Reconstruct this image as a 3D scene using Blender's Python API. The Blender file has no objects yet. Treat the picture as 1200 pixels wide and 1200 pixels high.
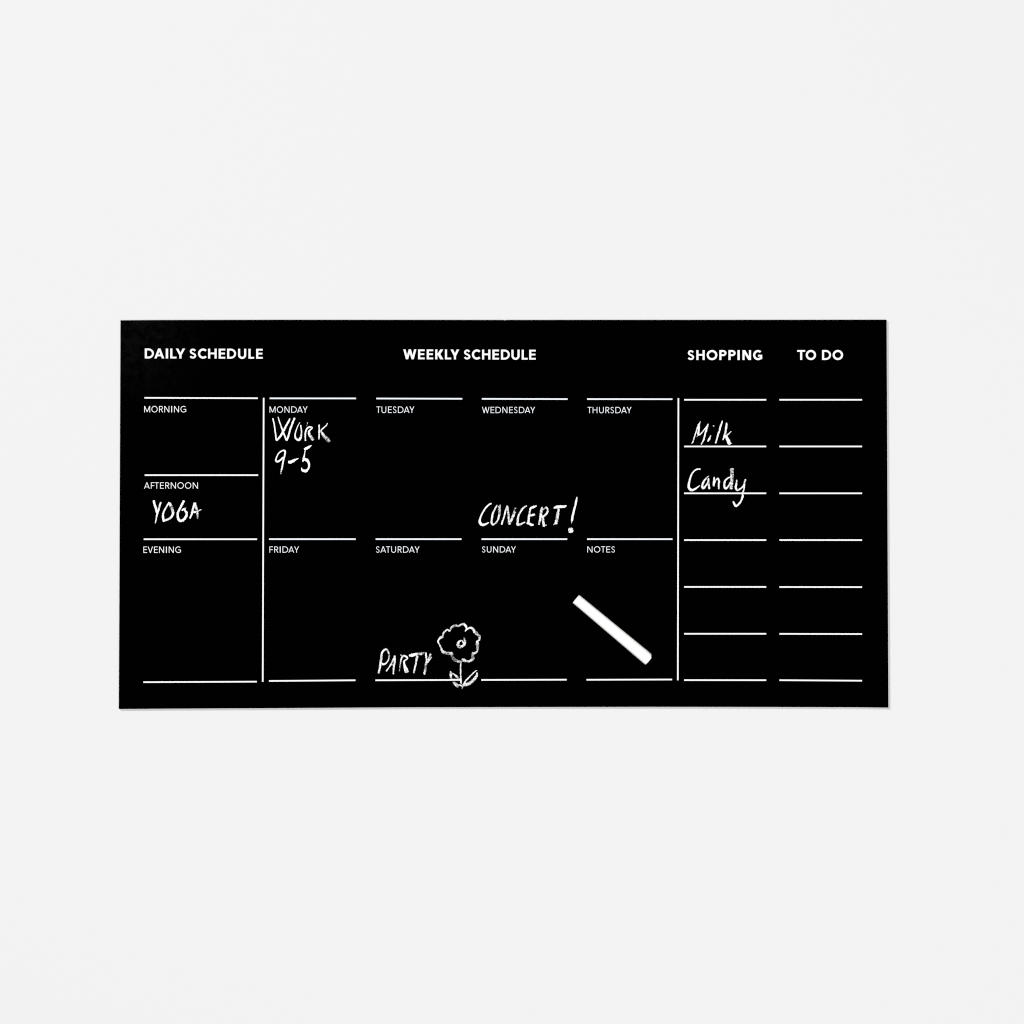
import bpy, bmesh, math, random
from mathutils import Vector, noise

random.seed(7)
scene = bpy.context.scene

# ------------------------------------------------------------------ camera
S = 0.8 / 1200.0            # metres per photograph pixel on the board's face (board about 60 x 30 cm)
THICK = 0.0019              # board thickness
CAM_D = 1.90                # camera height above the board's face
cam_d = bpy.data.cameras.new('camera')
cam = bpy.data.objects.new('camera', cam_d)
scene.collection.objects.link(cam)
cam.location = (0, 0, THICK + CAM_D)
cam.rotation_euler = (0, 0, 0)
cam_d.sensor_width = 36
cam_d.lens = 36 * CAM_D / 0.8
cam_d.clip_start = 0.05
cam_d.clip_end = 100
scene.camera = cam

# ------------------------------------------------------------------ world, lamps, exposure
world = bpy.data.worlds.new('World')
scene.world = world
world.use_nodes = True
bg = world.node_tree.nodes['Background']
bg.inputs['Color'].default_value = (1, 1, 1, 1)
bg.inputs['Strength'].default_value = 0.07

def area(name, loc, size, power):
    d = bpy.data.lights.new(name, 'AREA')
    d.shape = 'SQUARE'
    d.size = size
    d.energy = power
    d.color = (1, 1, 1)
    o = bpy.data.objects.new(name, d)
    scene.collection.objects.link(o)
    o.location = loc
    o.rotation_euler = (Vector((0, 0, 0)) - Vector(loc)).to_track_quat('-Z', 'Y').to_euler()
    return o

KEY_EL = math.radians(36)
KD = 9.0
kh = KD * math.cos(KEY_EL)
area('key_lamp', (-kh * 0.74, kh * 0.67, KD * math.sin(KEY_EL)), 1.0, 634.0)
area('overhead_softbox', (1.7, -1.6, 7.0), 3.0, 545.0)

scene.view_settings.view_transform = 'Standard'
scene.view_settings.look = 'None'
scene.view_settings.exposure = 0
scene.view_settings.gamma = 1
scene.view_settings.use_curve_mapping = False
scene.cycles.filter_width = 1.05
scene.cycles.use_denoising = False
scene.cycles.max_bounces = 6
scene.cycles.transparent_max_bounces = 24

# ------------------------------------------------------------------ helpers
def W(px, py, z=THICK):
    """photo measurement -> metres on the table top (z up)"""
    return Vector(((px - 600) * S, (600 - py) * S, z))

def link(name, me, mat, parent=None):
    o = bpy.data.objects.new(name, me)
    scene.collection.objects.link(o)
    if mat:
        me.materials.append(mat)
    if parent:
        o.parent = parent
    return o

def mesh_obj(name, verts, faces, mat, parent=None, attr=None):
    me = bpy.data.meshes.new(name)
    me.from_pydata([tuple(v) for v in verts], [], faces)
    if attr:
        for an, vals in attr.items():
            a = me.attributes.new(an, 'FLOAT', 'POINT')
            a.data.foreach_set('value', vals)
    me.update()
    return link(name, me, mat, parent)

def catmull(pts, step):
    """pts: tuples of any length; first two are x, y"""
    n = len(pts)
    if n < 2:
        return list(pts)
    out = []
    for i in range(n - 1):
        p0 = pts[max(i - 1, 0)]; p1 = pts[i]; p2 = pts[i + 1]; p3 = pts[min(i + 2, n - 1)]
        L = math.hypot(p2[0] - p1[0], p2[1] - p1[1])
        k = max(1, int(math.ceil(L / step)))
        for j in range(k):
            t = j / k
            q = []
            for c in range(len(p1)):
                a, b, d, e = p0[c], p1[c], p2[c], p3[c]
                if c < 2:
                    v = 0.5 * (2 * b + (d - a) * t + (2 * a - 5 * b + 4 * d - e) * t * t + (3 * b - a - 3 * d + e) * t ** 3)
                else:
                    v = b + (d - b) * t
                q.append(v)
            out.append(tuple(q))
    out.append(tuple(pts[-1]))
    return out

# ------------------------------------------------------------------ materials
def principled(name, col, rough, spec):
    m = bpy.data.materials.new(name)
    m.use_nodes = True
    b = m.node_tree.nodes['Principled BSDF']
    b.inputs['Base Color'].default_value = (*col, 1)
    b.inputs['Roughness'].default_value = rough
    b.inputs['Specular IOR Level'].default_value = spec
    return m, m.node_tree, b

def add_noise(nt, scale, detail=4, rough=0.6):
    tc = nt.nodes.new('ShaderNodeTexCoord')
    n = nt.nodes.new('ShaderNodeTexNoise')
    n.inputs['Scale'].default_value = scale
    n.inputs['Detail'].default_value = detail
    n.inputs['Roughness'].default_value = rough
    nt.links.new(tc.outputs['Object'], n.inputs['Vector'])
    return n

def ramp(nt, src, p0, c0, p1, c1):
    r = nt.nodes.new('ShaderNodeValToRGB')
    r.color_ramp.elements[0].position = p0
    r.color_ramp.elements[0].color = (*c0, 1)
    r.color_ramp.elements[1].position = p1
    r.color_ramp.elements[1].color = (*c1, 1)
    nt.links.new(src, r.inputs['Fac'])
    return r

def bump(nt, b, src, strength, dist):
    n = nt.nodes.new('ShaderNodeBump')
    n.inputs['Strength'].default_value = strength
    n.inputs['Distance'].default_value = dist
    nt.links.new(src, n.inputs['Height'])
    nt.links.new(n.outputs['Normal'], b.inputs['Normal'])

# pale grey matt paper surface
M_surface, nt, b = principled('pale_grey_paper', (0.62, 0.62, 0.62), 0.9, 0.0)
n = add_noise(nt, 900, 3)
r = ramp(nt, n.outputs['Fac'], 0.3, (0.617, 0.617, 0.617), 0.7, (0.623, 0.623, 0.623))
nt.links.new(r.outputs['Color'], b.inputs['Base Color'])

# matt black blackboard coating with a fine tooth
M_board, nt, b = principled('blackboard_coating', (0.0001, 0.0001, 0.0001), 0.55, 0.0012)
n = add_noise(nt, 700, 5, 0.7)
r = ramp(nt, n.outputs['Fac'], 0.35, (0.00002, 0.00002, 0.00002), 0.7, (0.00012, 0.00012, 0.00011))
# faint sheen of light near one corner, painted blotchy into the base colour
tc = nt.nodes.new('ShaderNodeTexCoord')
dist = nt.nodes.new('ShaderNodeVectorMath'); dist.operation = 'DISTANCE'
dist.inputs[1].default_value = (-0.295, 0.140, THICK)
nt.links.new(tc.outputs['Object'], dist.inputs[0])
corner_sheen = nt.nodes.new('ShaderNodeMapRange'); corner_sheen.interpolation_type = 'SMOOTHSTEP'
corner_sheen.inputs['From Min'].default_value = 0.075
corner_sheen.inputs['From Max'].default_value = 0.0
nt.links.new(dist.outputs['Value'], corner_sheen.inputs['Value'])
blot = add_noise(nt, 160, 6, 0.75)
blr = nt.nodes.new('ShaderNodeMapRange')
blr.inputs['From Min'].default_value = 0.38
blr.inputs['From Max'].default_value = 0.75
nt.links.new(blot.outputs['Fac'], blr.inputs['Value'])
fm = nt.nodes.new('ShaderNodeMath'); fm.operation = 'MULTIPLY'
nt.links.new(corner_sheen.outputs['Result'], fm.inputs[0]); nt.links.new(blr.outputs['Result'], fm.inputs[1])
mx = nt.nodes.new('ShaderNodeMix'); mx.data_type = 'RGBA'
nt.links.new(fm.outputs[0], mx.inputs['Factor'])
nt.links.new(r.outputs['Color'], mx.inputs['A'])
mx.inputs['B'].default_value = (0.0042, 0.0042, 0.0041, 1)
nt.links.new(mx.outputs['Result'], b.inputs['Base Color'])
bump(nt, b, n.outputs['Fac'], 0.6, 0.0004)

def ink(name, col):
    m, nt, b = principled(name, col, 0.6, 0.1)
    n = add_noise(nt, 2500, 2)
    r = ramp(nt, n.outputs['Fac'], 0.3, tuple(c * 0.97 for c in col), 0.6, col)
    nt.links.new(r.outputs['Color'], b.inputs['Base Color'])
    return m
M_ink = ink('white_ink', (0.69, 0.69, 0.69))
M_ink_cool = ink('cool_white_ink', (0.64, 0.665, 0.69))

# loose chalk rubbed on the board: grain decides where the board shows through
M_dust = bpy.data.materials.new('chalk_dust')
M_dust.use_nodes = True
nt = M_dust.node_tree
b = nt.nodes['Principled BSDF']
b.inputs['Base Color'].default_value = (0.76, 0.76, 0.76, 1)
b.inputs['Roughness'].default_value = 0.95
b.inputs['Specular IOR Level'].default_value = 0.0
fine = add_noise(nt, 1700, 4, 0.8)         # grains about a millimetre apart
coarse = add_noise(nt, 420, 2, 0.5)
mixn = nt.nodes.new('ShaderNodeMath'); mixn.operation = 'MULTIPLY_ADD'
nt.links.new(coarse.outputs['Fac'], mixn.inputs[0]); mixn.inputs[1].default_value = 0.55
sc_ = nt.nodes.new('ShaderNodeMath'); sc_.operation = 'MULTIPLY_ADD'; sc_.inputs[1].default_value = 1.25; sc_.inputs[2].default_value = -0.38
nt.links.new(fine.outputs['Fac'], sc_.inputs[0])
nt.links.new(sc_.outputs[0], mixn.inputs[2])
cov = nt.nodes.new('ShaderNodeAttribute'); cov.attribute_name = 'coverage'
addc = nt.nodes.new('ShaderNodeMath'); addc.operation = 'ADD'
nt.links.new(mixn.outputs[0], addc.inputs[0]); nt.links.new(cov.outputs['Fac'], addc.inputs[1])
mr = nt.nodes.new('ShaderNodeMapRange'); mr.interpolation_type = 'SMOOTHSTEP'
mr.inputs['From Min'].default_value = 0.90
mr.inputs['From Max'].default_value = 1.22
nt.links.new(addc.outputs[0], mr.inputs['Value'])
nt.links.new(mr.outputs['Result'], b.inputs['Alpha'])

# the stick of chalk, faintly warm
M_chalk, nt, b = principled('chalk', (0.84, 0.82, 0.79), 0.95, 0.0)
n = add_noise(nt, 600, 5, 0.7)
r = ramp(nt, n.outputs['Fac'], 0.3, (0.84, 0.825, 0.80), 0.6, (0.89, 0.88, 0.86))
nt.links.new(r.outputs['Color'], b.inputs['Base Color'])
bump(nt, b, n.outputs['Fac'], 0.35, 0.0003)

# ------------------------------------------------------------------ the surface
surf = mesh_obj('surface', [(-8, -8, 0), (8, -8, 0), (8, 8, 0), (-8, 8, 0)], [(0, 1, 2, 3)], M_surface)
surf['kind'] = 'structure'
surf['label'] = 'plain pale grey matt surface under the board'

# ------------------------------------------------------------------ the board
board = bpy.data.objects.new('chalkboard', None)
scene.collection.objects.link(board)
board.empty_display_size = 0.05
board['label'] = 'black weekly planner chalkboard with white printed grid and chalk handwriting, lying flat'
board['category'] = 'chalkboard'

top_edge = [(141.3, 375.5), (180, 375.2), (330, 374.9), (520, 375.0), (589.5, 375.1), (592, 375.5), (594, 375.1), (700, 375.0), (860, 375.0), (1039.0, 374.8)]
right_edge = [(1039.6, 500), (1040.4, 680)]
bot_edge = [(1041.2, 829.3), (1000, 828.8), (905, 828.5), (760, 828.3), (600, 828.6), (480, 828.9), (330, 829.8), (200, 830.5), (139.3, 830.9)]
left_edge = [(140.0, 690), (140.7, 520)]
outline = top_edge + right_edge + bot_edge + left_edge
bm = bmesh.new()
tv = [bm.verts.new(W(x, y, THICK)) for x, y in outline]
bv = [bm.verts.new(W(x, y, 0.00002)) for x, y in outline]
nO = len(outline)
bm.faces.new(tv[::-1]); bm.faces.new(bv)
for i in range(nO):
    j = (i + 1) % nO
    bm.faces.new((tv[i], tv[j], bv[j], bv[i]))
bmesh.ops.recalc_face_normals(bm, faces=bm.faces)
bm.edges.ensure_lookup_table()
te = [e for e in bm.edges if all(abs(v.co.z - THICK) < 1e-7 for v in e.verts) and len(e.link_faces) == 2]
bmesh.ops.bevel(bm, geom=te, offset=0.00012, segments=1, affect='EDGES')
me = bpy.data.meshes.new('panel'); bm.to_mesh(me); bm.free()
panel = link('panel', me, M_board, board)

# ------------------------------------------------------------------ printing
Z_INK = THICK + 0.00006
class Print:
    """flat printed shapes of one word or line, in photo measurements (y down)"""
    def __init__(self):
        self.v, self.f, self.k = [], [], 0
    def poly(self, pts):
        self.k += 1
        z = Z_INK + 0.000006 * self.k
        i0 = len(self.v)
        a = sum(pts[i][0] * pts[(i + 1) % len(pts)][1] - pts[(i + 1) % len(pts)][0] * pts[i][1] for i in range(len(pts)))
        if a > 0:
            pts = pts[::-1]
        self.v += [W(x, y, z) for x, y in pts]
        self.f.append(tuple(range(i0, i0 + len(pts))))
    def path(self, pts, t, closed=False):
        self.k += 1
        z = Z_INK + 0.000006 * self.k
        n = len(pts); i0 = len(self.v)
        for i, (x, y) in enumerate(pts):
            a = pts[(i - 1) % n] if (closed or i > 0) else pts[i]
            c = pts[(i + 1) % n] if (closed or i < n - 1) else pts[i]
            d1 = Vector((x - a[0], y - a[1])); d2 = Vector((c[0] - x, c[1] - y))
            if d1.length < 1e-9: d1 = d2
            if d2.length < 1e-9: d2 = d1
            d1.normalize(); d2.normalize()
            tn = (d1 + d2).normalized(); nn = Vector((-tn.y, tn.x))
            m = 1 / max(0.6, nn.dot(Vector((-d1.y, d1.x))))
            for s in (-1, 1):
                self.v.append(W(x + nn.x * s * t / 2 * m, y + nn.y * s * t / 2 * m, z))
        for i in range(n if closed else n - 1):
            j = (i + 1) % n
            self.f.append((i0 + 2 * i, i0 + 2 * j, i0 + 2 * j + 1, i0 + 2 * i + 1))
    def build(self, name, mat, label=None):
        o = mesh_obj(name, self.v, self.f, mat, board)
        if label: o['label'] = label
        return o

def arc(cx, cy, rx, ry, a0, a1, n=22):
    return [(cx + rx * math.cos(math.radians(a0 + (a1 - a0) * i / n)), cy + ry * math.sin(math.radians(a0 + (a1 - a0) * i / n))) for i in range(n + 1)]

S_SPINE = [(0.93, 0.83), (0.76, 0.955), (0.5, 1.0), (0.23, 0.945), (0.09, 0.78), (0.19, 0.62), (0.5, 0.51), (0.83, 0.39), (0.96, 0.22), (0.82, 0.06), (0.5, 0.0), (0.22, 0.04), (0.03, 0.17)]

def glyph(P, ch, x0, w, base, H, t, th):
    """one capital of the geometric sans print; x0 left edge, w width, base baseline (y down), t stem, th bar"""
    hx = t * 1.1
    def g(x, y): return (x0 + x, base - y)
    def rect(xa, xb, ya, yb): P.poly([g(xa, ya), g(xb, ya), g(xb, yb), g(xa, yb)])
    def para(b0, b1, yb, a0, a1, ya): P.poly([g(b0, yb), g(b1, yb), g(a1, ya), g(a0, ya)])
    def path(pts, tt, closed=False): P.path([g(*p) for p in pts], tt, closed)
    os_ = 0.015 * H
    if ch == 'I':
        rect(0, w, 0, H)
    elif ch in 'EFL':
        rect(0, t, 0, H)
        if ch != 'F': rect(t * .5, w, 0, th)
        if ch != 'L':
            rect(t * .5, w, H - th, H)
            m = H * (.515 if ch == 'E' else .48)
            rect(t * .5, w * .95, m - th / 2, m + th / 2)
    elif ch == 'H':
        rect(0, t, 0, H); rect(w - t, w, 0, H); rect(t * .5, w - t * .5, H * .52 - th / 2, H * .52 + th / 2)
    elif ch == 'T':
        rect(w / 2 - t / 2, w / 2 + t / 2, 0, H); rect(0, w, H - th, H)
    elif ch == 'A':
        para(0, hx, 0, w / 2 - hx / 2, w / 2 + hx / 2, H); para(w - hx, w, 0, w / 2 - hx / 2, w / 2 + hx / 2, H)
        y = H * .22
        rect(w * .2, w * .8, y, y + th * .95)
    elif ch == 'V':
        para(w / 2 - hx / 2, w / 2 + hx / 2, 0, 0, hx, H); para(w / 2 - hx / 2, w / 2 + hx / 2, 0, w - hx, w, H)
    elif ch == 'Y':
        j = H * .42
        para(w / 2 - hx / 2, w / 2 + hx / 2, j - t * .3, 0, hx * 1.08, H); para(w / 2 - hx / 2, w / 2 + hx / 2, j - t * .3, w - hx * 1.08, w, H)
        rect(w / 2 - t / 2, w / 2 + t / 2, 0, j)
    elif ch == 'W':
        q = w * .285; h2 = hx * .95
        para(q - h2 / 2, q + h2 / 2, 0, 0, h2, H); para(q - h2 / 2, q + h2 / 2, 0, w / 2 - h2 / 2, w / 2 + h2 / 2, H)
        para(w - q - h2 / 2, w - q + h2 / 2, 0, w / 2 - h2 / 2, w / 2 + h2 / 2, H); para(w - q - h2 / 2, w - q + h2 / 2, 0, w - h2, w, H)
    elif ch == 'M':
        rect(0, t, 0, H); rect(w - t, w, 0, H)
        para(w / 2 - hx / 2, w / 2 + hx / 2, H * .06, 0, hx * 1.1, H); para(w / 2 - hx / 2, w / 2 + hx / 2, H * .06, w - hx * 1.1, w, H)
    elif ch == 'N':
        rect(0, t, 0, H); rect(w - t, w, 0, H); para(w - hx * 1.15, w, 0, 0, hx * 1.15, H)
    elif ch == 'K':
        rect(0, t, 0, H)
        para(t * .75, t * .75 + hx * 1.2, H * .43, w - hx * 1.35, w - .02 * w, H)
        para(w - hx * 1.35, w, 0, t * .75, t * .75 + hx * 1.25, H * .62)
    elif ch == 'O':
        path(arc(w / 2, H / 2, w / 2 - t / 2, H / 2 + os_ - t * .5, 0, 360, 40)[:-1], t, True)
    elif ch == 'C':
        rx = (w - t * .75) / (1 + math.cos(math.radians(44)))
        path(arc(t / 2 + rx, H / 2, rx, H / 2 + os_ - t / 2, 44, 316, 30), t)
    elif ch == 'G':
        rx = (w - t) / 1.82
        path(arc(t / 2 + rx, H / 2, rx, H / 2 + os_ - t / 2, 48, 308, 30) + [(w - t / 2, H * .13)], t)
        rect(w - t, w, H * .09, H * .53); rect(w * .54, w - t * .4, H * .53 - th, H * .53)
    elif ch == 'D':
        rect(0, t, 0, H)
        k = w * .40
        path([(t * .5, H - th / 2)] + arc(k, H / 2, w - t / 2 - k, H / 2 - th / 2, 90, -90, 24) + [(t * .5, th / 2)], (t + th) / 2)
    elif ch == 'U':
        k = w / 2 - t / 2; c = min(H * .42, k + th / 2)
        path([(t / 2, H)] + arc(w / 2, c - os_, k, c - th / 2, 180, 360, 22) + [(w - t / 2, H)], t)
    elif ch in 'PR':
        rect(0, t, 0, H)
        lo = H * (.40 if ch == 'P' else .44)
        ry = (H - lo - th) / 2; cy = lo + th / 2 + ry
        k = w * (.50 if ch == 'P' else .46); we = w if ch == 'P' else w * .94
        path([(t * .5, H - th / 2)] + arc(k, cy, we - t / 2 - k, ry, 90, -90, 18) + [(t * .5, lo + th / 2)], (t + th) / 2)
        if ch == 'R': para(w - hx * 1.15, w, 0, w * .36, w * .36 + hx, lo + th * .6)
    elif ch == 'S':
        pts = [(t / 2 + p[0] * (w - t), t / 2 - os_ + p[1] * (H - t + 2 * os_)) for p in S_SPINE]
        path(catmull(pts, H * .05), t * .86)

def heading(text, y0, y1, spans):
    """spans: left and right edge of every capital; cap height 11.8; baseline runs y0..y1"""
    P = Print()
    xa, xb = spans[0][0], spans[-1][1]
    for ch, (a, b2) in zip(text.replace(' ', ''), spans):
        f = (a - xa) / (xb - xa)
        glyph(P, ch, a + .2, b2 - a - .4, y0 + (y1 - y0) * f, 11.6, 2.5, 2.1)
    return P.build('heading', M_ink, 'bold white printed heading reading ' + text)

def off(o, s, l): return [(o + a / s, o + c / s) for a, c in l]
sched = [(1003, 1158)]
heading('DAILY SCHEDULE', 420.0, 420.4,
        off(165, 15, [(67, 235), (235, 415), (436, 484), (515, 630), (612, 782), (848, 983), (1003, 1158)]) +
        off(235, 15, [(130, 287), (316, 438), (465, 630), (657, 807), (840, 945), (975, 1096)]))
heading('WEEKLY SCHEDULE', 421.0, 421.5,
        off(470, 15, [(36, 272), (296, 417), (448, 568), (598, 748), (768, 884), (868, 1026), (1094, 1228)]) +
        off(550, 15, [(42, 195), (221, 373), (403, 525), (553, 716), (737, 887), (917, 1028), (1049, 1170)]))
heading('SHOPPING', 421.9, 421.9, off(800, 12, [(62, 168), (190, 312), (335, 490), (513, 620), (641, 748), (768, 805), (838, 964), (988, 1121)]))
heading('TO DO', 421.8, 421.8, off(910, 12, [(288, 405), (408, 558), (637, 770), (786, 938)]))

# nominal width, side bearings in cap heights
ADV = {'A': (.93, .0), 'D': (.92, .11), 'E': (.62, .12), 'F': (.58, .12), 'G': (.95, .07), 'H': (.8, .12), 'I': (.155, .13),
       'M': (1.0, .10), 'N': (.84, .12), 'O': (1.03, .06), 'R': (.68, .12), 'S': (.62, .06), 'T': (.66, .01), 'U': (.78, .11),
       'V': (.86, .0), 'W': (1.26, .0), 'Y': (.8, .0)}
RSB = {'E': .05, 'F': .03, 'R': .02, 'D': .06, 'G': .10}
def small(text, xa, xb, y_top, y_base, mat):
    H = y_base - y_top
    x = 0; spans = []
    for i, ch in enumerate(text):
        w, sb = ADV[ch]
        if i: x += sb + .07
        spans.append((x, w)); x += w + RSB.get(ch, sb)
        if i + 1 < len(text) and ch + text[i + 1] in ('AY', 'AT', 'FT', 'DA'): x -= .06
    tot = spans[-1][0] + spans[-1][1]
    k = (xb - xa) / tot
    P = Print()
    for ch, (sx, w) in zip(text, spans):
        glyph(P, ch, xa + sx * k, w * k, y_base, H, 0.80, 0.74)
    return P.build('section_name', mat, 'small white printed capitals reading ' + text)

small('MORNING', 169.0, 218.2, 475.8, 483.2, M_ink)
small('AFTERNOON', 168.8, 232.0, 565.3, 572.6, M_ink)
small('EVENING', 168.1, 212.0, 640.5, 647.9, M_ink)
small('MONDAY', 315.9, 360.4, 476.3, 483.6, M_ink_cool)
small('TUESDAY', 441.2, 485.5, 476.4, 483.9, M_ink_cool)
small('WEDNESDAY', 564.9, 627.0, 476.8, 484.1, M_ink_cool)
small('THURSDAY', 688.6, 740.0, 476.9, 484.2, M_ink_cool)
small('FRIDAY', 315.8, 350.4, 640.4, 647.6, M_ink_cool)
small('SATURDAY', 440.5, 491.6, 640.3, 647.6, M_ink_cool)
small('SUNDAY', 564.7, 604.4, 640.3, 647.4, M_ink_cool)
small('NOTES', 688.3, 720.7, 640.3, 647.4, M_ink_cool)

LT = 1.82
def line(name, x0, y0, x1, y1, mat=None):
    P = Print()
    P.path([(x0, y0), ((x0 + x1) / 2, (y0 + y1) / 2), (x1, y1)], LT)
    return P.build(name, mat or M_ink)
for a in [(169.3, 466.2, 302.1, 466.7), (169.6, 556.8, 302.5, 556.8), (168.4, 631.9, 301.2, 631.9), (168.0, 799.4, 301, 798.8)]:
    line('ruled_line', *a)
for a in [(316, 466.8, 417.2, 466.9), (441, 467.0, 541.7, 467.3), (564.7, 467.4, 665.1, 467.7), (688, 467.7, 788, 467.8),
          (315.3, 631.8, 416.8, 631.8), (440.2, 631.8, 540.8, 631.8), (564.3, 631.8, 664.7, 631.8), (688, 631.8, 788, 631.8),
          (315.2, 798.0, 416.5, 797.2), (439.9, 797.2, 541.0, 796.8), (564, 796.8, 664, 796.5), (687.3, 796.6, 787.6, 796.3)]:
    line('ruled_line', *a, mat=M_ink_cool if a[1] < 700 else M_ink)
for xa, xb, ys in [(801.7, 897.9, [(468.5, 468.5), (523.2, 523.2), (578.1, 578.1), (632.9, 632.9), (687.8, 687.8), (742.7, 742.7), (797.0, 797.1)]),
                   (913.4, 1010.2, [(468.5, 468.5), (523.2, 523.2), (578.1, 578.1), (632.9, 632.9), (687.9, 688.0), (742.8, 743.0), (797.1, 797.7)])]:
    for ya, yb in ys:
        line('ruled_line', xa, ya, xb, yb)
line('divider_line', 309.0, 466.2, 307.9, 799.0)['label'] = 'white vertical rule left of the weekly schedule'
line('divider_line', 795.0, 466.6, 794.3, 797.2)['label'] = 'white vertical rule left of the shopping list'

# ------------------------------------------------------------------ chalk handwriting
Z_DUST = THICK + 0.00022
class Chalk:
    """ribbons of rubbed chalk; strokes are (x, y, width) in an enlarged view of origin (ox, oy) and scale s"""
    count = 0
    fat = 1.0
    def __init__(self, ox, oy, s):
        self.o = (ox, oy, s); self.v, self.f, self.c = [], [], []
    def stroke(self, pts, cov=.75, origin=None, ease=.3):
        ox, oy, s = origin or self.o
        P = [(ox + p[0] / s, oy + p[1] / s, p[2] / s * self.fat * (.90 + .12 * min(1, max(0, p[2] / s - 1.8) / 1.6)), (p[3] if len(p) > 3 else cov) - .055) for p in pts]
        Q = catmull(P, 0.35)
        Chalk.count += 1
        seed = Chalk.count * 7.31
        z0 = Z_DUST + 0.00001 * (Chalk.count % 12)
        n = len(Q)
        cum = [0]
        for i in range(1, n):
            cum.append(cum[-1] + math.hypot(Q[i][0] - Q[i - 1][0], Q[i][1] - Q[i - 1][1]))
        L = cum[-1]
        NV = (-1, -.82, -.4, 0, .4, .82, 1)
        i0 = len(self.v)
        for i in range(n):
            a = Q[max(i - 2, 0)]; c = Q[min(i + 2, n - 1)]
            d = Vector((c[0] - a[0], c[1] - a[1]))
            d = d.normalized() if d.length > 1e-9 else Vector((1, 0))
            nn = Vector((-d.y, d.x))
            x, y, w, cv = Q[i]
            hw = w / 2
            e = min(cum[i], L - cum[i])
            cap = hw * .75
            if e < cap:
                hw *= .45 + .55 * math.sqrt(max(0, 1 - (1 - e / cap) ** 2))
            drift = noise.noise((cum[i] * .16, seed, 5.0)) * .10 * w
            for k, v in enumerate(NV):
                side = 1 if v > 0 else -1
                rag = 1 + .24 * noise.noise((cum[i] * .75, seed + side * 31, 1.0)) + .20 * noise.noise((cum[i] * 2.1, seed + side * 17, 2.0))
                h = v * hw * rag + drift
                self.v.append(W(x + nn.x * h, y + nn.y * h, z0 + 0.00001 * i / n))
                edge = .30 if abs(v) == 1 else (.06 if abs(v) > .8 else 0)
                sl = .10 * noise.noise((cum[i] * .12, seed, 9.0 + v * 1.2))
                self.c.append(cv - edge + sl)
        m = len(NV)
        for i in range(n - 1):
            for k in range(m - 1):
                p = i0 + i * m + k
                self.f.append((p, p + m, p + m + 1, p + 1))
        return self
    def build(self, name, parent=None, label=None):
        vs, fs = self.v, []
        for f in self.f:      # face up
            a, b_, c = vs[f[0]], vs[f[1]], vs[f[2]]
            fs.append(f if (b_ - a).cross(c - a).z > 0 else f[::-1])
        o = mesh_obj(name, vs, fs, M_dust, parent or board, {'coverage': self.c})
        if label: o['label'] = label
        return o

# WORK
C = Chalk(315, 485, 15)
C.stroke([(70, 75, 24), (95, 180, 27), (115, 320, 27), (128, 430, 30), (138, 470, 34)], .85)
C.stroke([(136, 472, 34), (185, 420, 38), (250, 310, 40), (310, 200, 37), (350, 130, 34), (372, 80, 24)], .85)
C.stroke([(163, 52, 14), (180, 110, 22), (210, 200, 27), (250, 310, 32), (285, 400, 30), (312, 472, 32)], .82)
C.stroke([(312, 472, 34), (345, 390, 34), (375, 280, 34), (410, 180, 36), (440, 110, 36), (455, 68, 34)], .85)
C.stroke([(548, 150, 14), (520, 195, 16), (490, 265, 20), (465, 350, 27), (470, 420, 36), (520, 457, 46), (560, 420, 42), (573, 340, 30), (570, 260, 28), (560, 195, 24)], .78)
C.stroke([(680, 150, 24), (668, 215, 18)], .55)
C.stroke([(645, 478, 28), (640, 400, 29), (650, 310, 33), (675, 255, 31), (720, 233, 34), (762, 245, 32), (735, 275, 28), (705, 310, 38), (715, 370, 50, .7), (755, 430, 60, .6), (788, 465, 62, .6)], .78)
C.stroke([(885, 188, 28), (885, 300, 28), (885, 400, 26), (880, 450, 18)], .76)
C.stroke([(1032, 160, 12), (1010, 205, 22), (960, 250, 25), (918, 290, 28)], .78)
C.stroke([(912, 290, 26), (950, 360, 54), (1000, 420, 68, .56), (1070, 490, 76, .55)], .68)
C.build('chalk_word', label='white chalk handwriting reading WORK')
# 9-5
C = Chalk(315, 485, 15)
C.stroke([(268, 758, 22), (240, 775, 28), (200, 815, 34), (155, 838, 36), (128, 820, 34), (130, 780, 26), (165, 705, 24), (215, 660, 26), (265, 643, 32), (287, 668, 34), (275, 740, 32), (255, 830, 30), (235, 930, 34), (222, 1000, 34, .66), (208, 1068, 18, .5)], .84)
C.stroke([(340, 848, 44), (390, 845, 60), (430, 825, 50), (480, 800, 30), (522, 782, 14)], .88)
C.stroke([(622, 627, 40), (660, 607, 48), (710, 580, 42), (750, 553, 14)], .88)
C.stroke([(640, 640, 16), (628, 710, 22), (614, 775, 36), (605, 815, 34), (598, 845, 12)], .85)
C.stroke([(610, 800, 40), (660, 808, 58), (695, 850, 42), (708, 910, 34), (690, 970, 34), (650, 1005, 50), (610, 1000, 48), (585, 985, 34), (575, 945, 10)], .88)
C.build('chalk_word', label='white chalk handwriting reading 9-5')
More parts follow.
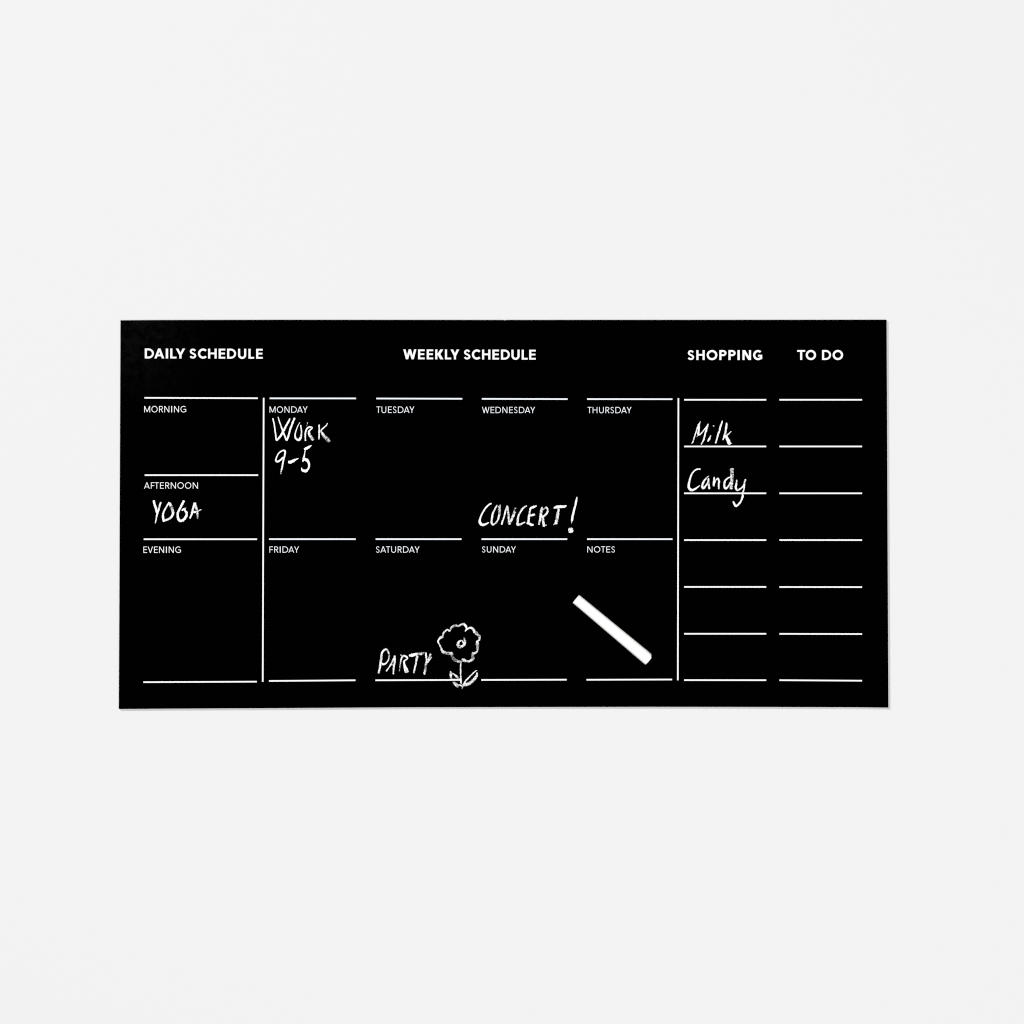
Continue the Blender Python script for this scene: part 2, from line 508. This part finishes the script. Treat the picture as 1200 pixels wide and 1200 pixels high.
# YOGA
C = Chalk(172, 575, 1200 / 70)
C.stroke([(138, 192, 46), (160, 280, 50), (190, 380, 54, .66), (208, 455, 46)], .8)
C.stroke([(287, 228, 40), (262, 300, 40), (232, 400, 44), (205, 490, 42), (190, 570, 28), (172, 655, 28)], .74)
C.stroke([(450, 228, 32), (410, 300, 36), (360, 390, 40), (328, 470, 42), (330, 550, 46), (345, 625, 50)], .78)
C.stroke([(345, 605, 54), (420, 580, 46), (480, 545, 48), (525, 470, 50), (520, 400, 62, .6), (490, 320, 72, .58), (455, 240, 46)], .74)
C.stroke([(752, 198, 48), (710, 280, 48), (655, 380, 44), (622, 470, 48), (632, 560, 50), (680, 608, 60), (745, 580, 50), (795, 510, 52), (797, 440, 48), (765, 395, 34), (790, 330, 12, .5)], .8)
C.stroke([(775, 350, 26), (740, 370, 44), (702, 400, 30)], .74)
C.stroke([(965, 240, 44), (935, 340, 46), (910, 450, 46), (868, 560, 32)], .78)
C.stroke([(972, 240, 40), (995, 330, 52, .62), (1010, 430, 52, .62), (1018, 500, 44), (1020, 578, 26, .5)], .66)
C.stroke([(920, 432, 44), (990, 428, 44), (1045, 402, 30), (1100, 380, 22)], .72)
C.build('chalk_word', label='white chalk handwriting reading YOGA')
# CONCERT!
k70 = 1200 / 70
C = Chalk(556, 575, k70)
C.stroke([(342, 255, 34), (285, 285, 36), (215, 360, 36), (150, 470, 36), (112, 570, 42), (113, 640, 56), (155, 687, 56), (215, 675, 46), (290, 638, 22)], .8)
C.stroke([(457, 285, 22), (415, 360, 36), (370, 460, 44), (350, 560, 46), (346, 640, 46), (370, 682, 40), (425, 650, 40), (470, 590, 38), (495, 500, 44), (500, 400, 58, .58), (505, 330, 64, .56), (520, 283, 36, .6)], .72)
C.stroke([(546, 684, 38), (575, 590, 38), (605, 480, 36), (635, 370, 36), (660, 300, 40)], .76)
C.stroke([(660, 300, 42), (672, 400, 46), (683, 490, 46), (690, 580, 46), (702, 682, 62)], .66)
C.stroke([(695, 678, 56), (750, 570, 54), (790, 470, 62, .58), (815, 400, 68, .54), (832, 340, 60, .54)], .66)
C.stroke([(1052, 303, 30), (985, 345, 40), (920, 430, 42), (880, 530, 42), (866, 620, 52), (872, 682, 56), (930, 675, 40), (980, 650, 36), (1020, 628, 22)], .72)
o2 = (612, 575, k70)
C.stroke([(165, 345, 44), (150, 420, 40), (135, 510, 46), (125, 600, 48), (120, 660, 62)], .76, o2)
C.stroke([(160, 352, 38), (220, 330, 54), (265, 315, 38), (292, 303, 16)], .78, o2)
C.stroke([(140, 505, 40), (200, 490, 46), (256, 475, 40)], .78, o2)
C.stroke([(88, 655, 40), (140, 660, 52), (180, 685, 54), (230, 685, 42)], .8, o2)
C.stroke([(397, 328, 38), (380, 430, 54), (365, 540, 54), (350, 610, 48), (332, 684, 38)], .7, o2)
C.stroke([(408, 390, 22), (445, 358, 38, .62), (485, 335, 38), (513, 390, 38), (490, 460, 46), (425, 520, 44)], .7, o2)
C.stroke([(408, 500, 44), (415, 580, 52), (430, 650, 52), (440, 725, 44)], .72, o2)
C.stroke([(430, 700, 40), (490, 690, 22)], .7, o2)
C.stroke([(630, 352, 20), (690, 327, 58), (780, 322, 58), (850, 318, 52), (892, 298, 22)], .82, o2)
C.stroke([(735, 360, 44), (720, 430, 56), (705, 520, 66, .6), (690, 600, 64, .62), (672, 675, 72)], .68, o2)
C.stroke([(660, 660, 40), (622, 692, 14)], .62, o2)
C.stroke([(1100, 125, 20), (1085, 210, 46), (1060, 310, 42), (1030, 440, 46), (1010, 520, 48), (998, 595, 46), (986, 662, 10, .5)], .82, o2)
C.stroke([(925, 785, 70), (965, 788, 116), (985, 808, 110), (1025, 812, 50)], .72, o2)
C.build('chalk_word', label='white chalk handwriting reading CONCERT!')
# PARTY
C = Chalk(440, 750, k70)
C.stroke([(60, 670, 42), (80, 590, 42), (98, 480, 50), (112, 380, 54, .62), (120, 300, 46), (145, 235, 42), (207, 188, 42), (252, 225, 42, .66), (275, 300, 38, .62), (270, 370, 32, .6), (235, 440, 28), (190, 480, 38), (150, 485, 46), (128, 458, 22)], .74)
C.stroke([(215, 628, 34), (270, 550, 30), (320, 470, 36), (360, 390, 38), (385, 315, 36)], .7)
C.stroke([(388, 310, 36), (387, 420, 46), (370, 520, 40), (365, 600, 36), (360, 688, 34)], .72)
C.stroke([(285, 495, 30), (350, 500, 20)], .66)
C.stroke([(500, 298, 34), (526, 306, 34)], .62)
C.stroke([(473, 645, 16, .45), (490, 580, 20, .56), (495, 500, 30, .55), (510, 420, 32), (535, 345, 40), (580, 315, 44), (632, 345, 42), (637, 375, 32), (590, 412, 38), (565, 450, 34)], .74)
C.stroke([(568, 440, 36), (585, 520, 58), (610, 590, 74), (632, 660, 80, .62)], .74)
C.stroke([(672, 310, 42), (730, 305, 68), (790, 290, 58), (860, 280, 72, .56), (935, 272, 68, .54), (978, 243, 22, .5)], .78)
C.stroke([(850, 315, 62, .62), (825, 400, 44), (805, 500, 38), (785, 590, 38), (768, 665, 38)], .7)
C.stroke([(1010, 250, 36), (1020, 340, 42), (1035, 440, 42)], .74)
C.stroke([(1112, 275, 40), (1070, 370, 44, .6), (1030, 450, 50, .64), (1008, 530, 52, .58), (998, 610, 52, .6), (978, 695, 44)], .68)
C.stroke([(1132, 340, 26), (1085, 405, 26), (1042, 462, 28)], .66)
C.build('chalk_word', label='white chalk handwriting reading PARTY')
# Milk
C = Chalk(805, 480, 20)
C.stroke([(312, 275, 22), (275, 370, 46), (235, 460, 34), (200, 560, 34), (170, 660, 36), (140, 755, 38), (108, 798, 10)], .74)
C.stroke([(282, 330, 44), (272, 400, 62), (272, 480, 52), (265, 560, 52), (262, 605, 46)], .74)
C.stroke([(270, 590, 40), (230, 645, 12)], .52)
C.stroke([(255, 600, 44), (310, 580, 38), (370, 515, 34), (430, 440, 32), (480, 380, 42), (502, 332, 28)], .76)
C.stroke([(480, 375, 58), (455, 470, 48), (420, 590, 42), (390, 710, 44), (333, 820, 34)], .76)
C.stroke([(557, 605, 22), (525, 680, 54), (488, 750, 40)], .76)
C.stroke([(605, 385, 40), (640, 388, 44)], .56)
C.stroke([(832, 260, 28), (790, 390, 46), (740, 550, 46), (700, 690, 42), (670, 792, 34)], .76)
C.stroke([(928, 306, 38), (920, 420, 56), (905, 520, 50, .66), (880, 610, 50), (843, 715, 30)], .76)
C.stroke([(1037, 508, 24), (980, 565, 36), (920, 615, 40)], .78)
C.stroke([(905, 600, 44), (950, 700, 80), (985, 780, 84), (1000, 820, 62)], .8)
C.stroke([(1000, 805, 44), (1052, 788, 18)], .62)
C.build('chalk_word', label='white chalk handwriting reading Milk')
# Candy
C = Chalk(800, 535, 15)
C.stroke([(314, 222, 32), (260, 222, 28), (200, 255, 27), (150, 330, 32), (122, 420, 36), (106, 510, 42), (120, 565, 50), (170, 590, 42), (225, 565, 36), (302, 508, 12)], .8)
C.stroke([(462, 343, 16), (420, 375, 28), (370, 440, 36), (345, 510, 40), (358, 557, 46), (400, 520, 36), (440, 460, 28), (455, 390, 34)], .72)
C.stroke([(452, 380, 32), (455, 470, 42), (468, 575, 40)], .68)
C.stroke([(555, 358, 28), (548, 440, 38), (546, 525, 42)], .74)
C.stroke([(550, 500, 30), (580, 420, 28), (620, 385, 36), (640, 430, 36), (635, 500, 38), (636, 574, 28)], .72)
C.stroke([(832, 363, 22), (780, 390, 32), (735, 450, 38), (733, 530, 42), (760, 562, 40), (810, 510, 30), (848, 445, 32)], .74)
C.stroke([(870, 205, 68), (865, 290, 68, .56), (865, 390, 62), (855, 480, 58), (850, 575, 62, .6)], .68)
C.stroke([(950, 407, 22), (945, 480, 36), (933, 550, 42), (965, 590, 42, .64), (1020, 560, 34), (1070, 510, 30), (1090, 440, 32), (1105, 398, 38)], .72)
C.stroke([(1090, 480, 28), (1075, 570, 30), (1055, 650, 28), (1055, 700, 42), (1025, 780, 36), (985, 835, 36), (935, 867, 42), (900, 820, 38), (884, 785, 20)], .74)
C.build('chalk_word', label='white chalk handwriting reading Candy')

# flower drawing: rubbed on broader and looser than the words
Chalk.fat = 1.13
flower = Chalk(505, 725, 15)
petals = flower
petals.stroke([(632, 190, 26), (612, 135, 42), (572, 92, 46), (525, 105, 30), (480, 132, 34), (430, 122, 48, .56), (375, 145, 38), (345, 185, 28), (325, 232, 26)], .68)
petals.stroke([(328, 220, 30), (285, 195, 28), (240, 230, 28), (212, 275, 28), (206, 332, 30)], .72)
petals.stroke([(205, 325, 36), (175, 330, 42, .6), (140, 370, 36), (128, 405, 28), (150, 455, 28), (185, 520, 32), (205, 570, 44), (255, 600, 56, .54), (320, 612, 56, .56), (378, 605, 50)], .7)
petals.stroke([(375, 600, 44), (375, 670, 48, .56), (420, 720, 58, .52), (480, 750, 48, .56), (540, 748, 40)], .6)
petals.stroke([(545, 705, 26), (575, 725, 60), (620, 745, 38, .6), (680, 750, 38), (730, 710, 48, .56), (735, 650, 56, .56), (735, 605, 40)], .68)
petals.stroke([(722, 612, 48), (790, 595, 38), (815, 540, 46, .54), (822, 470, 60, .52), (812, 410, 50)], .68)
petals.stroke([(795, 412, 34), (850, 372, 38), (850, 310, 50, .56), (810, 265, 54, .54), (750, 220, 50)], .66)
petals.stroke([(770, 230, 40), (735, 178, 42), (690, 158, 32), (645, 178, 32), (620, 195, 28), (600, 224, 22)], .72)
fl = petals.build('flower_drawing', label='chalk drawing of a flower with scalloped petals, centre, stem and two leaves')
C = Chalk(505, 725, 15)
C.stroke([(525, 378, 22), (487, 410, 38), (474, 462, 50, .6), (510, 500, 46, .6), (575, 468, 44), (598, 405, 42, .6), (577, 335, 26, .58)], .7)
C.stroke([(518, 380, 22), (552, 392, 24), (572, 440, 22), (556, 490, 20)], .66)
C.build('flower_centre', fl)
C = Chalk(505, 725, 15)
C.stroke([(532, 755, 18), (522, 840, 24), (520, 920, 28), (525, 1000, 26), (527, 1060, 30), (527, 1110, 36), (538, 1145, 10)], .68)
C.build('flower_stem', fl)
C = Chalk(505, 725, 15)
C.stroke([(346, 925, 26), (348, 990, 42), (352, 1060, 38)], .68)
C.stroke([(358, 955, 18), (410, 980, 32), (455, 1020, 42), (480, 1050, 32)], .62)
C.stroke([(340, 1066, 30), (430, 1072, 28), (530, 1068, 36)], .75)
o3 = (520, 790, 30)
C.stroke([(310, 265, 50), (370, 320, 104, .56), (440, 372, 124, .54), (530, 440, 90)], .6, o3)
C.stroke([(480, 370, 60), (600, 395, 60), (645, 435, 44), (640, 515, 26)], .64, o3)
C.build('flower_leaf', fl)
C = Chalk(505, 725, 15)
C.stroke([(808, 905, 14), (740, 960, 22), (670, 1030, 25), (610, 1095, 26), (572, 1160, 30)], .72)
C.stroke([(808, 945, 26), (805, 1000, 42), (765, 1060, 50), (715, 1110, 56, .58), (640, 1150, 56), (580, 1165, 50, .7), (545, 1210, 14, .5)], .68)
C.build('flower_leaf', fl)

# ------------------------------------------------------------------ the stick of chalk
def para_fix(p, z):            # same sight line seen a little above the board's face
    k = (CAM_D - z) / CAM_D
    return Vector((p.x * k, p.y * k, THICK + z))
r0, r1 = 6.1 * S, 7.3 * S
A = para_fix(W(674.9, 701.75), r0)
B = para_fix(W(760.9, 773.5), r1)
ax = (B - A).normalized()
up = Vector((0, 0, 1)); side = ax.cross(up).normalized()     # side: towards lower left of the picture
up2 = side.cross(ax).normalized()
L = (B - A).length
N = 40
prof = [(0.0, .0), (0.0, .90), (.00025, .97), (.0006, 1.0)]
for i in range(1, 16):
    prof.append((.0006 + (L - .0022) * i / 15, 1.0))
prof += [(L - .0008, 1.0), (L - .00025, .975), (L, .90), (L, 0)]
vs, fs = [], []
for (s, f) in prof:
    rr = (r0 + (r1 - r0) * s / L)
    for k in range(N):
        a = 2 * math.pi * k / N
        d = side * math.cos(a) + up2 * math.sin(a)
        wob = 1 + .012 * noise.noise((s * 260, math.cos(a) * 1.4, math.sin(a) * 1.4))
        p = A + ax * s + d * (rr * f * wob)
        # worn, rounded rim on one side of the far end
        if s > L - .0024:
            wear = max(0.0, -math.cos(a) - .5) / .5
            q = (s - (L - .0024)) / .0024
            p -= ax * (.0011 * wear * q * f) + d * (rr * .22 * wear * q * q * f)
            p += ax * (.0004 * (1 - f) * q)
        vs.append(p)
m = len(prof)
for i in range(m - 1):
    for k in range(N):
        j = (k + 1) % N
        fs.append((i * N + k, i * N + j, (i + 1) * N + j, (i + 1) * N + k))
me = bpy.data.meshes.new('chalk_stick')
base = A.copy(); base.z = THICK
me.from_pydata([tuple(v - base) for v in vs], [], fs)
bm = bmesh.new(); bm.from_mesh(me)
bmesh.ops.remove_doubles(bm, verts=bm.verts, dist=1e-7)
bmesh.ops.recalc_face_normals(bm, faces=bm.faces)
zmin = min(v.co.z for v in bm.verts)
for v in bm.verts:
    v.co.z += 0.0001 - zmin
bm.to_mesh(me); bm.free()
for p in me.polygons: p.use_smooth = True
chalk = link('chalk_stick', me, M_chalk)
chalk.location = base
chalk['label'] = 'white stick of chalk lying slantwise on the black board under NOTES'
chalk['category'] = 'chalk'
